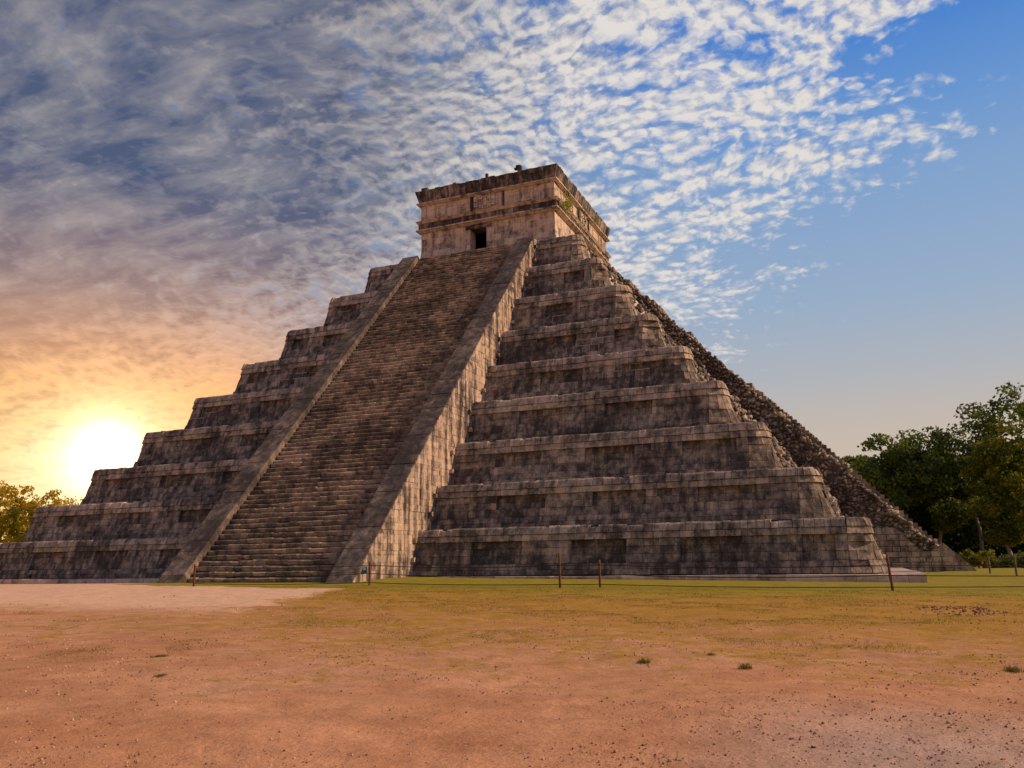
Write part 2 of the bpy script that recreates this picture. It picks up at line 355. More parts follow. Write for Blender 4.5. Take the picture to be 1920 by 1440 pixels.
F = np.stack([i * nt + j, (i + 1) * nt + j, (i + 1) * nt + j2, i * nt + j2], -1).reshape(-1, 4)
V = np.vstack([V, [[CAM[0], CAM[1], gz(CAM[0], CAM[1])]]]); c0 = len(V) - 1
jj = np.arange(nt)
Fc = np.stack([np.full(nt, c0), nt + jj, nt + (jj + 1) % nt, nt + (jj + 1) % nt], -1)
gro = np_mesh('ground', V, F, np.full(len(F), .5), M_ground, smooth=True)
tag(gro, 'broad open ground of reddish dirt, dry grass and a pale gravel path', kind='structure')
bpy.context.view_layer.update()

# ------------------------------------------------------------------ the pyramid
ZT = [.36, 2.68, 5.09, 7.70, 10.45, 13.16, 16.01, 18.92, 21.97, 24.85]
WT = [None, 26.95, 24.99, 22.63, 20.41, 18.15, 15.84, 13.57, 11.26, 9.06]
BAT = .29; SH = 5.69; IW = 1.40; TOE = 32.86; TOPY = 9.36
SL = (TOE - TOPY) / ZT[9]                      # run per rise of the stairs
def slope_y(z): return TOE - SL * z
pyr = empty('stepped_pyramid')
tag(pyr, 'huge weathered grey-brown stepped pyramid with steep central stair and temple on top', 'pyramid')

RLEFT = .30
def ring_pt(w_, r, s_, side_len, off):
    """front outline of a terrace by arc length: <0 left corner, 0..side_len front, beyond: right corner then flank"""
    if s_ < 0:
        rl = RLEFT; aq = max(s_, -rl * math.pi / 2); a = math.pi * 1.5 + aq / rl; cx, cy = -(w_ - rl), -(w_ - rl)
        return cx + (rl + off) * math.cos(a), cy + (rl + off) * math.sin(a) - (s_ - aq) * 1.0
    if s_ > side_len:
        aq = min(s_ - side_len, r * math.pi / 2); a = math.pi * 1.5 + aq / r; cx, cy = (w_ - r), -(w_ - r)
        return cx + (r + off) * math.cos(a), cy + (r + off) * math.sin(a) + (s_ - side_len - aq)
    return -(w_ - RLEFT) + s_, -(w_ + off)

def course(mb, w_, r, z0, z1, ztop, ex, s_a, s_b, bw, cuts=(), depth=.35, gap=.014, jn=.022, mi=0, recess=None, jz=.0, lip=0, pnt=None):
    """one course of blocks from s_a to s_b"""
    L = 2 * w_ - r - RLEFT; bk = [s_a]; s_ = s_a
    ct = sorted([c_ for c_ in cuts if s_a < c_ < s_b])
    while s_ < s_b - 1e-6:
        step = bw * random.choice([.5, .7, .9, 1.1, 1.6]) * random.uniform(.85, 1.15)
        if (s_ < 0 and s_ > -.9) or s_ > L: step = min(step, r * .34)
        nx = s_ + step
        for c_ in ct:
            if s_ < c_ - 1e-6 and nx > c_ - .18: nx = c_; break
        if s_ < L < nx: nx = L
        if s_ < 0 < nx: nx = 0
        if nx > s_b - .15: nx = s_b
        bk.append(nx); s_ = nx
    for a, b_ in zip(bk[:-1], bk[1:]):
        if b_ - a < .03: continue
        e = ex + random.uniform(-jn, jn)
        tn = None
        if recess:
            rv = recess(.5 * (a + b_)); e -= rv; tn = random.uniform(-.25, .45) if rv else random.uniform(.35, 1.1)  # recessed blocks tinted darker, standing in for their weak shade
        if random.random() < .025: e -= random.uniform(.06, .12)          # spalled or missing facing
        g = gap * .5; a2, b2 = a + g, b_ - g
        o0 = BAT * (ztop - z0) + e; o1 = BAT * (ztop - z1) + e
        zz0, zz1 = z0 + g, z1 - g + (random.uniform(-jz, jz) if jz else 0) - (random.uniform(.03, .10) if jz and random.random() < .08 else 0)
        c8 = []
        for zq, oo in ((zz0, o0), (zz1, o1)):
            for sq, dd in ((a2, 0), (b2, 0), (b2, -depth), (a2, -depth)):
                x, y = ring_pt(w_, r, sq, L, oo + dd + random.uniform(-.008, .008)); c8.append((x, y, zq + random.uniform(-.006, .006)))
        if pnt is not None:
            mx, my, mz = c8[0]
            if math.sin(mx * .55 + mz * .9 + 1.7) + math.sin(mx * .83 - mz * 1.9) > .75 and random.random() < .75:
                wq = random.uniform(.03, .05)
                if random.random() < .8: pnt.hexa([Vector(c8[0]) + Vector((-wq / 2, -.006, 0)), Vector(c8[0]) + Vector((wq / 2, -.006, 0)), Vector(c8[0]) + Vector((wq / 2, .05, 0)), Vector(c8[0]) + Vector((-wq / 2, .05, 0)),
                          Vector(c8[4]) + Vector((-wq / 2, -.006, 0)), Vector(c8[4]) + Vector((wq / 2, -.006, 0)), Vector(c8[4]) + Vector((wq / 2, .05, 0)), Vector(c8[4]) + Vector((-wq / 2, .05, 0))])
                if random.random() < .8:
                    A, B = Vector(c8[4]), Vector(c8[5])
                    pnt.hexa([A + Vector((0, -.007, -wq / 2)), B + Vector((0, -.007, -wq / 2)), B + Vector((0, .05, -wq / 2)), A + Vector((0, .05, -wq / 2)),
                              A + Vector((0, -.007, wq / 2)), B + Vector((0, -.007, wq / 2)), B + Vector((0, .05, wq / 2)), A + Vector((0, .05, wq / 2))])
        if lip:
            lp = lip * random.uniform(.6, 1.3); t4 = []
            for sq, dd in ((a2, -lp), (b2, -lp)):
                x, y = ring_pt(w_, r, sq, L, o1 + dd); t4.append((x, y, zz1))
            c8[4] = c8[4][:2] + (c8[4][2] - lp,); c8[5] = c8[5][:2] + (c8[5][2] - lp,)
            # vertices: bottom 0-3, shoulder 4-5, top front 8-9, top back 6-7
            V = c8 + t4
            mb.add(V, [(0, 3, 2, 1), (0, 1, 5, 4), (4, 5, 9, 8), (8, 9, 6, 7), (1, 2, 6, 9, 5), (3, 0, 4, 8, 7), (2, 3, 7, 6)], mi, tn)
        else: mb.hexa(c8, mi, tn)

def outline(w_, r, off, n=6, rl=.30):
    R4 = (rl, r, r, rl)
    pts = []
    for k, (sx, sy) in enumerate(((-1, -1), (1, -1), (1, 1), (-1, 1))):
        a0 = math.pi + k * math.pi / 2; r = R4[k]
        for q in range(n + 1):
            a = a0 + q / n * math.pi / 2
            pts.append((sx * (w_ - r) + (r + off) * math.cos(a), sy * (w_ - r) + (r + off) * math.sin(a)))
    return pts

FR = [0, .11, .23, .40, .55, .70, .83, 1.0]
for k in range(1, 10):
    z0, z1, w_ = ZT[k - 1], ZT[k], WT[k]; h = z1 - z0; r = .80 - .03 * k
    L = 2 * w_ - r - RLEFT; arc = r * math.pi / 2; XC = w_ - RLEFT
    body = MB(); corns = []; point = MB()
    # rough inner mass
    n = 6; inn = -.24
    ring0, ring1 = outline(w_, r, BAT * h + inn, n), outline(w_, r, inn, n)
    m_ = len(ring0); V = [(x, y, z0 - .5) for x, y in ring0] + [(x, y, z1 - .02) for x, y in ring1]
    body.add(V, [(i_, (i_ + 1) % m_, m_ + (i_ + 1) % m_, m_ + i_) for i_ in range(m_)], 1, .5)
    nxt = (WT[k + 1] if k < 9 else 1.0) - 1.0
    body.add([(x, y, z1 - .02) for x, y in ring1] + [(sx * nxt, sy * nxt, z1 - .02) for sx, sy in ((-1, -1), (1, -1), (1, 1), (-1, 1))],
             [(q * 7 + i_, q * 7 + i_ + 1, m_ + q) for q in range(4) for i_ in range(6)] + [(q * 7 + 6, (q * 7 + 7) % m_, m_ + (q + 1) % 4, m_ + q) for q in range(4)], 2, .5)
    # recessed panels of the wall zone
    per = 5.2 if k < 7 else 3.6; ph = .9 * (k % 3)
    cuts = []; pan = []
    xR = XC + SH + .35 + ph * .6
    q = xR
    while q + 2.3 < L - .6:
        wd = per * .52; pan.append((q + per * .42, min(q + per * .42 + wd, L - .5))); q += per
    q = XC - SH - .35 - ph * .6
    while q - 2.3 > .6:
        wd = per * .52; pan.append((max(q - per * .42 - wd, .5), q - per * .42)); q -= per
    for a, b_ in pan: cuts += [a, b_]
    rec = lambda s_, pan=pan: .17 if any(a < s_ < b_ for a, b_ in pan) else 0
    ends = ((-RLEFT * 1.57 - 2.5, XC - SH + .3), (XC + SH - .3, L + arc + (1.6 if k < 3 else .25)))
    for a, b_ in ends:
        corn = MB(); corns.append(corn)
        for ri in range(7):
            za, zb = z0 + FR[ri] * h, z0 + FR[ri + 1] * h
            if ri < 2: course(body, w_, r, za, zb, z1, .09, a, b_, .62, lip=.03 if ri == 1 else 0)
            elif ri < 5:
                full = (k == 1) or ri > 2
                course(body, w_, r, za, zb, z1, .0, a, b_, random.choice([.42, .6, .8]), cuts if full else (), recess=rec if full else None, pnt=point if 4 < k < 9 else None)
            elif ri == 5: course(corn, w_, r, za, zb, z1, .08, a, b_, .58, depth=.4, lip=.02)
            else: course(corn, w_, r, za, zb, z1, .13, a, b_, .48, depth=1.0, jn=.03, gap=.022, jz=.018, lip=.075)
        # top paving of the ledge
    # right flank of the terrace, beyond the corner: regular for a short stretch, then collapsed rubble
    n_st = int(13 * (w_ - SH) )
    yy = rng.uniform(-(w_ - r - .1), -SH + .2, n_st); fz = rng.uniform(0, 1, n_st)
    zz_ = z0 + fz * h
    xx = w_ + BAT * (z1 - zz_) + rng.uniform(-.28, .03, n_st) - .12 * fz
    SV, SF, ST = stones(np.stack([xx, yy, zz_], 1), rng.uniform(.08, .20, n_st), base=ICO1, jit=.22, squash=(1.2, 1.2, .7), tilt=.3)
    tr = body.build('terrace', [M_wall, M_mort, M_slab if k < 3 else M_corn], pyr)
    for cq in corns: cq.build('cornice', [M_corn], tr)
    if point.n: point.build('pointing', [M_point], tr)
    np_mesh('rubble', SV, SF, ST, M_rub, tr)['kind'] = 'stuff'

# --- front stairway ------------------------------------------------------
stair = MB(); NS = 91; RZ = (ZT[9] - .16) / NS; XI = SH - IW
for i_ in range(NS):
    zb_ = .16 + i_ * RZ; zt = zb_ + RZ
    yn = -slope_y(zt) - .0                     # nose
    wob = [random.uniform(-.03, .03) for _ in range(9)]
    x = -XI + .02
    while x < XI - .02:
        bw = random.uniform(.32, .85); x1 = min(x + bw, XI - .02)
        if XI - x1 < .2: x1 = XI - .02
        f = (x + XI) / (2 * XI) * 8; fi = min(int(f), 7); dz = wob[fi] * (1 - f + fi) + wob[fi + 1] * (f - fi)
        dy = random.uniform(-.022, .022); dzz = dz + random.uniform(-.012, .012); g = .008
        tl = random.uniform(-.012, .012)
        nc = random.uniform(.035, .065); ya = yn + dy
        V = [(x + g, ya + .06, zb_ - .03), (x1 - g, ya + .06, zb_ - .03), (x1 - g, yn + .62, zb_ - .03), (x + g, yn + .62, zb_ - .03),
             (x + g, ya - .02, zt + dzz - tl - nc), (x1 - g, ya - .02, zt + dzz + tl - nc), (x1 - g, yn + .62, zt + dzz + tl), (x + g, yn + .62, zt + dzz - tl),
             (x + g, ya + nc * .9, zt + dzz - tl), (x1 - g, ya + nc * .9, zt + dzz + tl)]
        stair.add(V, [(0, 3, 2, 1), (0, 1, 5, 4), (4, 5, 9, 8), (8, 9, 6, 7), (1, 2, 6, 9, 5), (3, 0, 4, 8, 7), (2, 3, 7, 6)], 0)
        x = x1
stair.add([(-XI, -slope_y(-.2) + .25, -.2), (XI, -slope_y(-.2) + .25, -.2), (XI, -TOPY + .25, ZT[9]), (-XI, -TOPY + .25, ZT[9])], [(0, 1, 2, 3)], 1, .5)
stw = stair.build('stairway', [M_step, M_mort], pyr)
stw['label'] = 'steep front stairway of narrow worn steps'
RAISE = .30
def nz(z): return -(slope_y(z)) - RAISE * .72, z + RAISE * .70   # surface of the ramp above the nose line
for sx in (-1, 1):
    mb = MB(); xa, xb = (XI, SH) if sx > 0 else (-SH, -XI)
    # sloping slabs laid up the ramp
    zq = -.25
    while zq < ZT[9] - .05:
        z2 = min(zq + random.uniform(.35, .75), ZT[9]); lift = random.uniform(-.015, .015)
        (ya, za), (yb, zb) = nz(zq + .006), nz(z2 - .006)
        br = random.uniform(-.05, .02); cut = random.choice([None, None, random.uniform(.35, .65)])
        segs = [(xa, xb)] if cut is None else [(xa, xa + cut * IW), (xa + cut * IW, xb)]
        for s0, s1 in segs:
            q0 = s0 + (.008 if s0 > xa else (br if sx < 0 else 0)); q1 = s1 - (.008 if s1 < xb else (-br if sx > 0 else 0))
            l2 = lift + random.uniform(-.01, .01)
            mb.hexa([(q0, ya + .42, za - .42), (q1, ya + .42, za - .42), (q1, yb + .42, zb - .42), (q0, yb + .42, zb - .42),
                     (q0, ya, za + l2), (q1, ya, za + l2), (q1, yb, zb + l2), (q0, yb, zb + l2)], 0)
        zq = z2
    # inner body
    yb0, zb0 = nz(-.3); yt0, zt0 = nz(ZT[9])
    e = .03
    mb.hexa([(xa + e, yb0 + .1, -.4), (xb - e, yb0 + .1, -.4), (xb - e, -5, -.4), (xa + e, -5, -.4),
             (xa + e, yt0 + .15, ZT[9] - .02), (xb - e, yt0 + .15, ZT[9] - .02), (xb - e, -5, ZT[9] - .02), (xa + e, -5, ZT[9] - .02)], 1, .5)
    ba = mb.build('balustrade', [M_ramp, M_mort], pyr)
    # flank wall in courses, each ending on the slope
    fl = MB(); zq = 0.0; out = sx * SH
    def tier_face(z):
        for kk in range(1, 10):
            if z <= ZT[kk]: return -(WT[kk] + BAT * (ZT[kk] - z))
        return -WT[9]
    while zq < ZT[9] - .1:
        hz = random.choice([.2, .27, .33, .45]) * random.uniform(.9, 1.1); z2 = min(zq + hz, ZT[9])
        y_in = tier_face(.5 * (zq + z2)) + .35
        ysl0, ysl1 = -slope_y(zq) - RAISE * .72 + RAISE * .0 - .22, -slope_y(z2) - RAISE * .72 - .22
        y = max(ysl0, ysl1) + .12
        first = True
        while y < y_in:
            y2 = y + random.choice([.25, .4, .55, .8, 1.1]) * random.uniform(.85, 1.15)
            if y_in - y2 < .2: y2 = y_in
            g = .005; px = random.uniform(0, .045)
            a0 = (ysl0 + .06) if first else y + g; a1 = (ysl1 + .06) if first else y + g
            xo = out + sx * px; xi = out - sx * .25
            c8 = [(xo, a0, zq + g), (xo, y2 - g, zq + g), (xi, y2 - g, zq + g), (xi, a0, zq + g),
                  (xo, a1, z2 - g), (xo, y2 - g, z2 - g), (xi, y2 - g, z2 - g), (xi, a1, z2 - g)]
            if sx < 0: c8 = [c8[1], c8[0], c8[3], c8[2], c8[5], c8[4], c8[7], c8[6]]
            fl.hexa(c8, 0); y = y2; first = False
        zq = z2
    # projecting drain stones near the terrace joints
    for kk in range(1, 10):
        for zf in (.35, .76):
            zc = ZT[kk - 1] + zf * (ZT[kk] - ZT[kk - 1]); yc = tier_face(zc) - random.uniform(.25, .6)
            x0, x1 = sorted((out, out + sx * random.uniform(.16, .3)))
            fl.box(x0, x1, yc - .11, yc + .11, zc - .12, zc + .10, 0, .1, .02)
    fl.build('flank_wall', [M_side], ba)

# --- plinth --------------------------------------------------------------
mb = MB()
def slabrow(xa, xb, y0, y1, z0, z1, bw=1.1):
    x = xa
    while x < xb:
        x2 = min(x + bw * random.uniform(.6, 1.4), xb)
        if xb - x2 < .3: x2 = xb
        dy = random.uniform(-.03, .03); dz = random.uniform(-.012, .012)
        mb.box(x + .006, x2 - .006, y0 + dy, y1, z0, z1 + dz, 0); x = x2
slabrow(5.95, 28.95, -28.7, -27.2, -.25, .325)
y = -27.2
while y < -6.2:
    y2 = min(y + random.uniform(.7, 1.6), -6.2)
    mb.box(26.4, 28.95 + random.uniform(-.03, .03) - max(0, (y + 24) * .02), y + .006, y2 - .006, -.25, .325 + random.uniform(-.012, .01), 0); y = y2
pl_ = mb.build('plinth', [M_slab], pyr)
mb = MB(); slabrow(-28.6, -5.95, -28.7, -27.2, -.25, .345); mb.build('plinth', [M_slab], pyr)

# --- ruined right-hand stairway (runs out to the east) --------------------
es = MB()
def rect_prism(mb, prof, y0, y1, mi, tint=.5):
    n = len(prof); V = [(x, y0, z) for x, z in prof] + [(x, y1, z) for x, z in prof]
    mb.add(V, [tuple(range(n)), tuple(range(2 * n - 1, n - 1, -1))] + [(i_, n + i_, n + (i_ + 1) % n, (i_ + 1) % n) for i_ in range(n)], mi, tint)
CUTX = .62
rect_prism(es, [(5, -.2), (slope_y(0) - CUTX, -.2), (TOPY - CUTX, ZT[9]), (5, ZT[9])], -SH + .30, SH - .2, 1)
# inner steps that survive
for i_ in range(2, NS):
    zb_ = .16 + i_ * RZ; zt = zb_ + RZ; xn = slope_y(zt)
    ruin = min(1, max(0, (zt - 10.5) / 4.5))
    if random.random() < ruin * .9: continue
    y0_ = -SH + (1.25 if zt > 1.9 else 1.4) + random.uniform(-.12, .18) + ruin * random.uniform(0, 1.2)
    y = y0_
    while y < SH - 1.2:
        y2 = y + random.uniform(.4, .9); d = random.uniform(-.04, .04) - ruin * random.uniform(0, .2); dz = random.uniform(-.02, .02) - ruin * random.uniform(0, .12)
        es.box(xn - .8, xn + .0 + d, y + .01, y2 - .01, zb_ - .15, zt + dz, 0, None, .008); y = y2
eo = es.build('ruined_stairway', [M_step, M_core], pyr)
eo['label'] = 'collapsed side stairway with a bare rubble flank'
# rubble flank
P = []
s_ = .235; zq = .5
while zq < ZT[9] + .2:
    kk = next((q for q in range(1, 10) if zq <= ZT[q]), 9)
    x0 = WT[kk] + BAT * (ZT[kk] - min(zq, ZT[kk])) - .6; x1 = slope_y(zq) - .62
    x = x0 + random.uniform(0, s_)
    while x < x1:
        low = zq < 1.35
        if not (low or (zq < 2.85 and x < 29.6 - (zq - 1.3) * .9)): P.append((x, -SH + .22 + random.uniform(-.12, .12) + .10 * math.sin(x * 1.1 + zq * .8), zq + random.uniform(-.08, .08)))
        x += s_ * random.uniform(.75, 1.25)
    zq += s_ * .78
# ragged crest following the slope
for q in np.arange(1.25, ZT[9] - .3, .08):
    z_ = q; ruin = min(1, max(0, (z_ - 10.5) / 4.5))
    for _ in range(2):
        P.append((slope_y(z_) - float(np.interp(z_, [1.2, 4.5], [.30, .72])) + random.uniform(-.30, .12 + .08 * ruin), -SH + .3 + random.uniform(-.1, .8 + ruin), z_ + random.uniform(-.25, .0)))
for q in np.arange(11, ZT[9] - .3, .12):
    for _ in range(4): P.append((slope_y(q) - .66 + random.uniform(-.3, .16), random.uniform(-SH + .6, 2), q + random.uniform(-.15, .08)))
P = np.array(P)
SV, SF, ST = stones(P, rng.uniform(.085, .185, len(P)) * np.interp(P[:, 2], [8, 20], [1, .72]) * np.where(rng.random(len(P)) < .06, 1.45, 1), base=ICO1, jit=.22, squash=(1.3, 1.1, .66), tilt=.25)
np_mesh('rubble', SV, SF, ST, M_rub, eo)['kind'] = 'stuff'
# dressed lower flank and surviving foot of the balustrade
lw = MB()
def flank_rows(x0, x1f, zs_, yy, mi=0):
    for a, b_ in zip(zs_[:-1], zs_[1:]):
        x = x0; xe0, xe1 = x1f(a), x1f(b_)
        while x < min(xe0, xe1) - .05:
            x2 = x + random.uniform(.35, .8); last = x2 > min(xe0, xe1) - .3
            e0, e1 = (xe0, xe1) if last else (x2, x2)
            j_ = random.uniform(-.03, .03); g = .016
            lw.hexa([(x + g, yy + j_, a + g), (e0 - g, yy + j_, a + g), (e0 - g, yy + .35, a + g), (x + g, yy + .35, a + g),
                     (x + g, yy + j_, b_ - g), (e1 - g, yy + j_, b_ - g), (e1 - g, yy + .35, b_ - g), (x + g, yy + .35, b_ - g)], mi)
            if last: break
            x = x2
flank_rows(26.5, lambda z: slope_y(z) + .1, [-.1, .33, .64, .96, 1.32], -SH)
flank_rows(26.3, lambda z: 29.9 - (z - 1.3) * .9, [1.32, 1.66, 2.0, 2.4, 2.85], -SH)
zq = -.15
while zq < 1.1:
    z2 = zq + random.uniform(.45, .7)
    x0, x1 = slope_y(zq) + .02, slope_y(z2) + .02; za, zb = zq + .02, z2 + .02
    lw.hexa([(x0 - .42, -SH + 0, za - .42), (x0 - .42, -SH + IW, za - .42), (x1 - .42, -SH + IW, zb - .42), (x1 - .42, -SH + 0, zb - .42),
             (x0, -SH - .02, za), (x0, -SH + IW, za), (x1, -SH + IW, zb), (x1, -SH - .02, zb)], 0)
    zq = z2 + .006
lw.build('flank_wall', [M_corn], eo)

# ------------------------------------------------------------------ temple
ZB = ZT[9]
tmp = MB()
TXc, TYF, TYB = 6.05, -5.88, 8.6         # wall planes
class Rect:
    pass
def trow(mb, z0, z1, o0, o1, bw, mi=0, gap=.012, jn=.012, depth=.35, skip=None, jz=0, sides='FRBL'):
    """a course round the temple; o0/o1 = outward offset at bottom/top"""
    for sd in sides:
        if sd in 'FB':
            a, b_ = -TXc, TXc
        else: a, b_ = TYF, TYB
        q = a - (o0 if sd in 'FB' else 0)
        end = b_ + (o0 if sd in 'FB' else 0)
        lo, hi = q, end
        while q < end - 1e-4:
            q2 = min(q + bw * random.uniform(.6, 1.4), end)
            if end - q2 < bw * .35: q2 = end
            if skip and sd == 'F':
                s0, s1 = skip
                if q < s0 < q2: q2 = s0
                if s0 <= q < s1: q = s1; continue
            e = random.uniform(-jn, jn); g = gap / 2; dz = random.uniform(-jz, jz)
            A0, A1 = q + g, q2 - g
            # corner ends lean with the profile
            T0 = A0 - (o1 - o0) if (q == lo and sd in 'FB') else A0
            T1 = A1 + (o1 - o0) if (q2 == end and sd in 'FB') else A1
            if sd == 'F': c8 = [(A0, TYF - o0 - e, z0 + g), (A1, TYF - o0 - e, z0 + g), (A1, TYF - o0 + depth, z0 + g), (A0, TYF - o0 + depth, z0 + g), (T0, TYF - o1 - e, z1 - g + dz), (T1, TYF - o1 - e, z1 - g + dz), (T1, TYF - o1 + depth, z1 - g + dz), (T0, TYF - o1 + depth, z1 - g + dz)]
            elif sd == 'B': c8 = [(A1, TYB + o0 + e, z0 + g), (A0, TYB + o0 + e, z0 + g), (A0, TYB + o0 - depth, z0 + g), (A1, TYB + o0 - depth, z0 + g), (T1, TYB + o1 + e, z1 - g + dz), (T0, TYB + o1 + e, z1 - g + dz), (T0, TYB + o1 - depth, z1 - g + dz), (T1, TYB + o1 - depth, z1 - g + dz)]
            elif sd == 'R': c8 = [(TXc + o0 + e, A0, z0 + g), (TXc + o0 + e, A1, z0 + g), (TXc + o0 - depth, A1, z0 + g), (TXc + o0 - depth, A0, z0 + g), (TXc + o1 + e, A0, z1 - g + dz), (TXc + o1 + e, A1, z1 - g + dz), (TXc + o1 - depth, A1, z1 - g + dz), (TXc + o1 - depth, A0, z1 - g + dz)]
            else: c8 = [(-TXc - o0 - e, A1, z0 + g), (-TXc - o0 - e, A0, z0 + g), (-TXc - o0 + depth, A0, z0 + g), (-TXc - o0 + depth, A1, z0 + g), (-TXc - o1 - e, A1, z1 - g + dz), (-TXc - o1 - e, A0, z1 - g + dz), (-TXc - o1 + depth, A0, z1 - g + dz), (-TXc - o1 + depth, A1, z1 - g + dz)]
            mb.hexa(c8, mi); q = q2
D0, D1, DT = -1.46, .08, 28.12            # doorway
wall = MB()
# battered foot
prof = [(0, .70), (.45, .50), (.95, .26), (1.45, .08), (2.0, 0)]
for (a, oa), (b_, ob_) in zip(prof[:-1], prof[1:]):
    trow(wall, ZB + a, ZB + b_, oa, ob_, .8, 1 if a < .9 else 0, skip=(D0, D1), jn=.03)
zz_ = ZB + 2.0; rows = [zz_, 27.4, 27.95, 28.50]
for a, b_ in zip(rows[:-1], rows[1:]): trow(wall, a, b_, 0, 0, .85, 0, gap=.008, jn=.006, skip=(D0, D1) if a < DT - .05 else None)
# frieze of large panels
for a, b_ in ((29.52, 30.0), (30.0, 30.5), (30.5, 30.98)): trow(wall, a, b_, .03, .03, 1.25, 0, gap=.012, jn=.012)
# core with a dark room behind the doorway
e = .05
x0, x1, y0, y1 = -TXc + e, TXc - e, TYF + e, TYB - e
core_b = MB()
wall.box(x0, D0, y0, y0 + 1.0, ZB, 32.0, 2, .5); wall.box(D1, x1, y0, y0 + 1.0, ZB, 32.0, 2, .5); wall.box(D0, D1, y0 + .02, y0 + 1.0, DT + .02, 31.9, 2, .5)
wall.box(x0, x0 + .8, y0 + 1.0, y1, ZB, 32.0, 2, .5); wall.box(x1 - .8, x1, y0 + 1.0, y1, ZB, 32.0, 2, .5); wall.box(x0 + .8, x1 - .8, y1 - .8, y1, ZB, 32.0, 2, .5)
wall.box(x0 + .8, x1 - .8, y0 + 1.0, y1 - .8, 29.5, 32.0, 2, .5)
# door reveals
wall.box(D0 - .02, D0 + .03, TYF - .02, TYF + 1.05, ZB, DT, 0, .6); wall.box(D1 - .03, D1 + .02, TYF - .02, TYF + 1.05, ZB, DT, 0, .4)
tw = wall.build('temple', [M_temple, M_tdark, M_core], pyr)
tw['label'] = 'small flat-roofed temple with a single dark doorway on the pyramid summit'
mb = MB(); mb.box(D0 - .35, D1 + .45, TYF - .10, TYF + .5, DT, DT + .30, 0, .3, .01)
mb.build('lintel', [M_tdark], tw)
# medial cornice: moulding, dark band, moulding
mc = MB()
trow(mc, 28.50, 28.66, .10, .34, .7, 0, jn=.02, depth=.6, gap=.01)
trow(mc, 28.66, 28.78, .38, .38, .7, 0, jn=.025, depth=.7, gap=.012)
trow(mc, 28.78, 29.32, .20, .20, .75, 1, jn=.035, depth=.5, gap=.015)
trow(mc, 29.32, 29.54, .26, .42, .7, 0, jn=.03, depth=.7, gap=.012, jz=.02)
mc.build('cornice', [M_temple, M_tdark], tw)
uc = MB()
trow(uc, 30.98, 31.10, .12, .34, .7, 0, jn=.015, depth=.7)
trow(uc, 31.10, 31.24, .36, .34, .7, 0, jn=.02, depth=.8)
trow(uc, 31.24, 32.30, .16, .44, .42, 1, jn=.035, depth=.6, gap=.03, jz=.045)
uc.build('parapet', [M_temple, M_tdark], tw)
rf = MB(); rf.box(-TXc + .1, TXc - .1, TYF + .1, TYB - .1, 31.9, 32.1, 0, .4); rf.build('roof', [M_tdark], tw)
for bx in [[(-5.95, -5.35, 32.22, 32.56)], [(-2.9, -2.65, 32.22, 32.5)], [(.12, .30, 32.22, 32.74)], [(3.02, 3.18, 32.25, 32.72), (2.72, 2.98, 32.58, 32.74), (3.16, 3.36, 32.3, 32.86), (2.86, 3.2, 32.80, 32.94)]]:
    mb = MB()
    for a, b_, c_, d_ in bx: mb.box(a, b_, TYF - .3, TYF - .05, c_, d_, 0, .3, .012)
    mb.build('roof_ornament', [M_tdark], tw)
# frieze relief: mask panel, grooves and raised frames, on the front and on the right
rl = MB()
def relief(side, c0, c1, z0, z1, d0, d1, tint=.5, mi=0, j=.01):
    z0 = 29.56 + (z0 - 29.05) * .745; z1 = 29.56 + (z1 - 29.05) * .745
    if side == 'F': rl.box(c0, c1, TYF - .03 - d1, TYF - .03 - d0, z0, z1, mi, tint, j)
    else: rl.box(TXc + .03 + d0, TXc + .03 + d1, c0, c1, z0, z1, mi, tint, j)
for side, cx in (('F', -.05), ('R', 1.3)):
    wd = 1.1; rl = MB()
    for gx in (cx - wd - .22, cx + wd + .45): relief(side, gx, gx + .2, 29.05, 30.95, -.02, .10, .0, 1)
    cells = [(-.95, -.62, 30.2, 30.75), (-.55, -.2, 30.45, 30.8), (-.1, .15, 29.7, 30.7), (.25, .55, 30.45, 30.8), (.62, .95, 30.2, 30.75), (-.95, -.6, 29.55, 30.1), (-.5, -.2, 29.95, 30.35), (.25, .52, 29.95, 30.35), (.6, .95, 29.55, 30.1),
             (-.5, -.35, 29.4, 29.85), (-.28, -.13, 29.35, 29.62), (.0, .14, 29.3, 29.6), (.2, .34, 29.35, 29.62), (.4, .52, 29.4, 29.85), (-.8, .8, 29.10, 29.26), (-.9, -.3, 30.84, 30.95), (.3, .9, 30.84, 30.95)]
    for a, b_, c_, d_ in cells: relief(side, cx + a, cx + b_, c_, d_, -.02, random.uniform(.07, .2), random.uniform(.4, 1))
    for a in (-.40, .32): relief(side, cx + a, cx + a + .1, 30.12, 30.24, -.02, .26, 0, 1)
    rl.build('mask_panel', [M_temple, M_tdark], tw)
for side, a, b_ in (('F', -4.7, -3.7), ('F', 2.6, 4.3), ('R', -4.4, -2.6), ('R', 4.3, 6.3)):
    rl = MB()
    for q in ((a, b_, 30.62, 30.72), (a, b_, 29.35, 29.45), (a, a + .1, 29.35, 30.72), (b_ - .1, b_, 29.35, 30.72)): relief(side, *q, -.02, .055, .4)
    rl.build('panel_frame', [M_temple, M_tdark], tw)
for side, gx in (('F', -5.6), ('F', 5.3), ('R', -1.4), ('R', 7.0)):
    rl = MB(); relief(side, gx, gx + .06, 29.05, 30.95, -.02, .05, .1); rl.build('pilaster', [M_temple, M_tdark], tw)

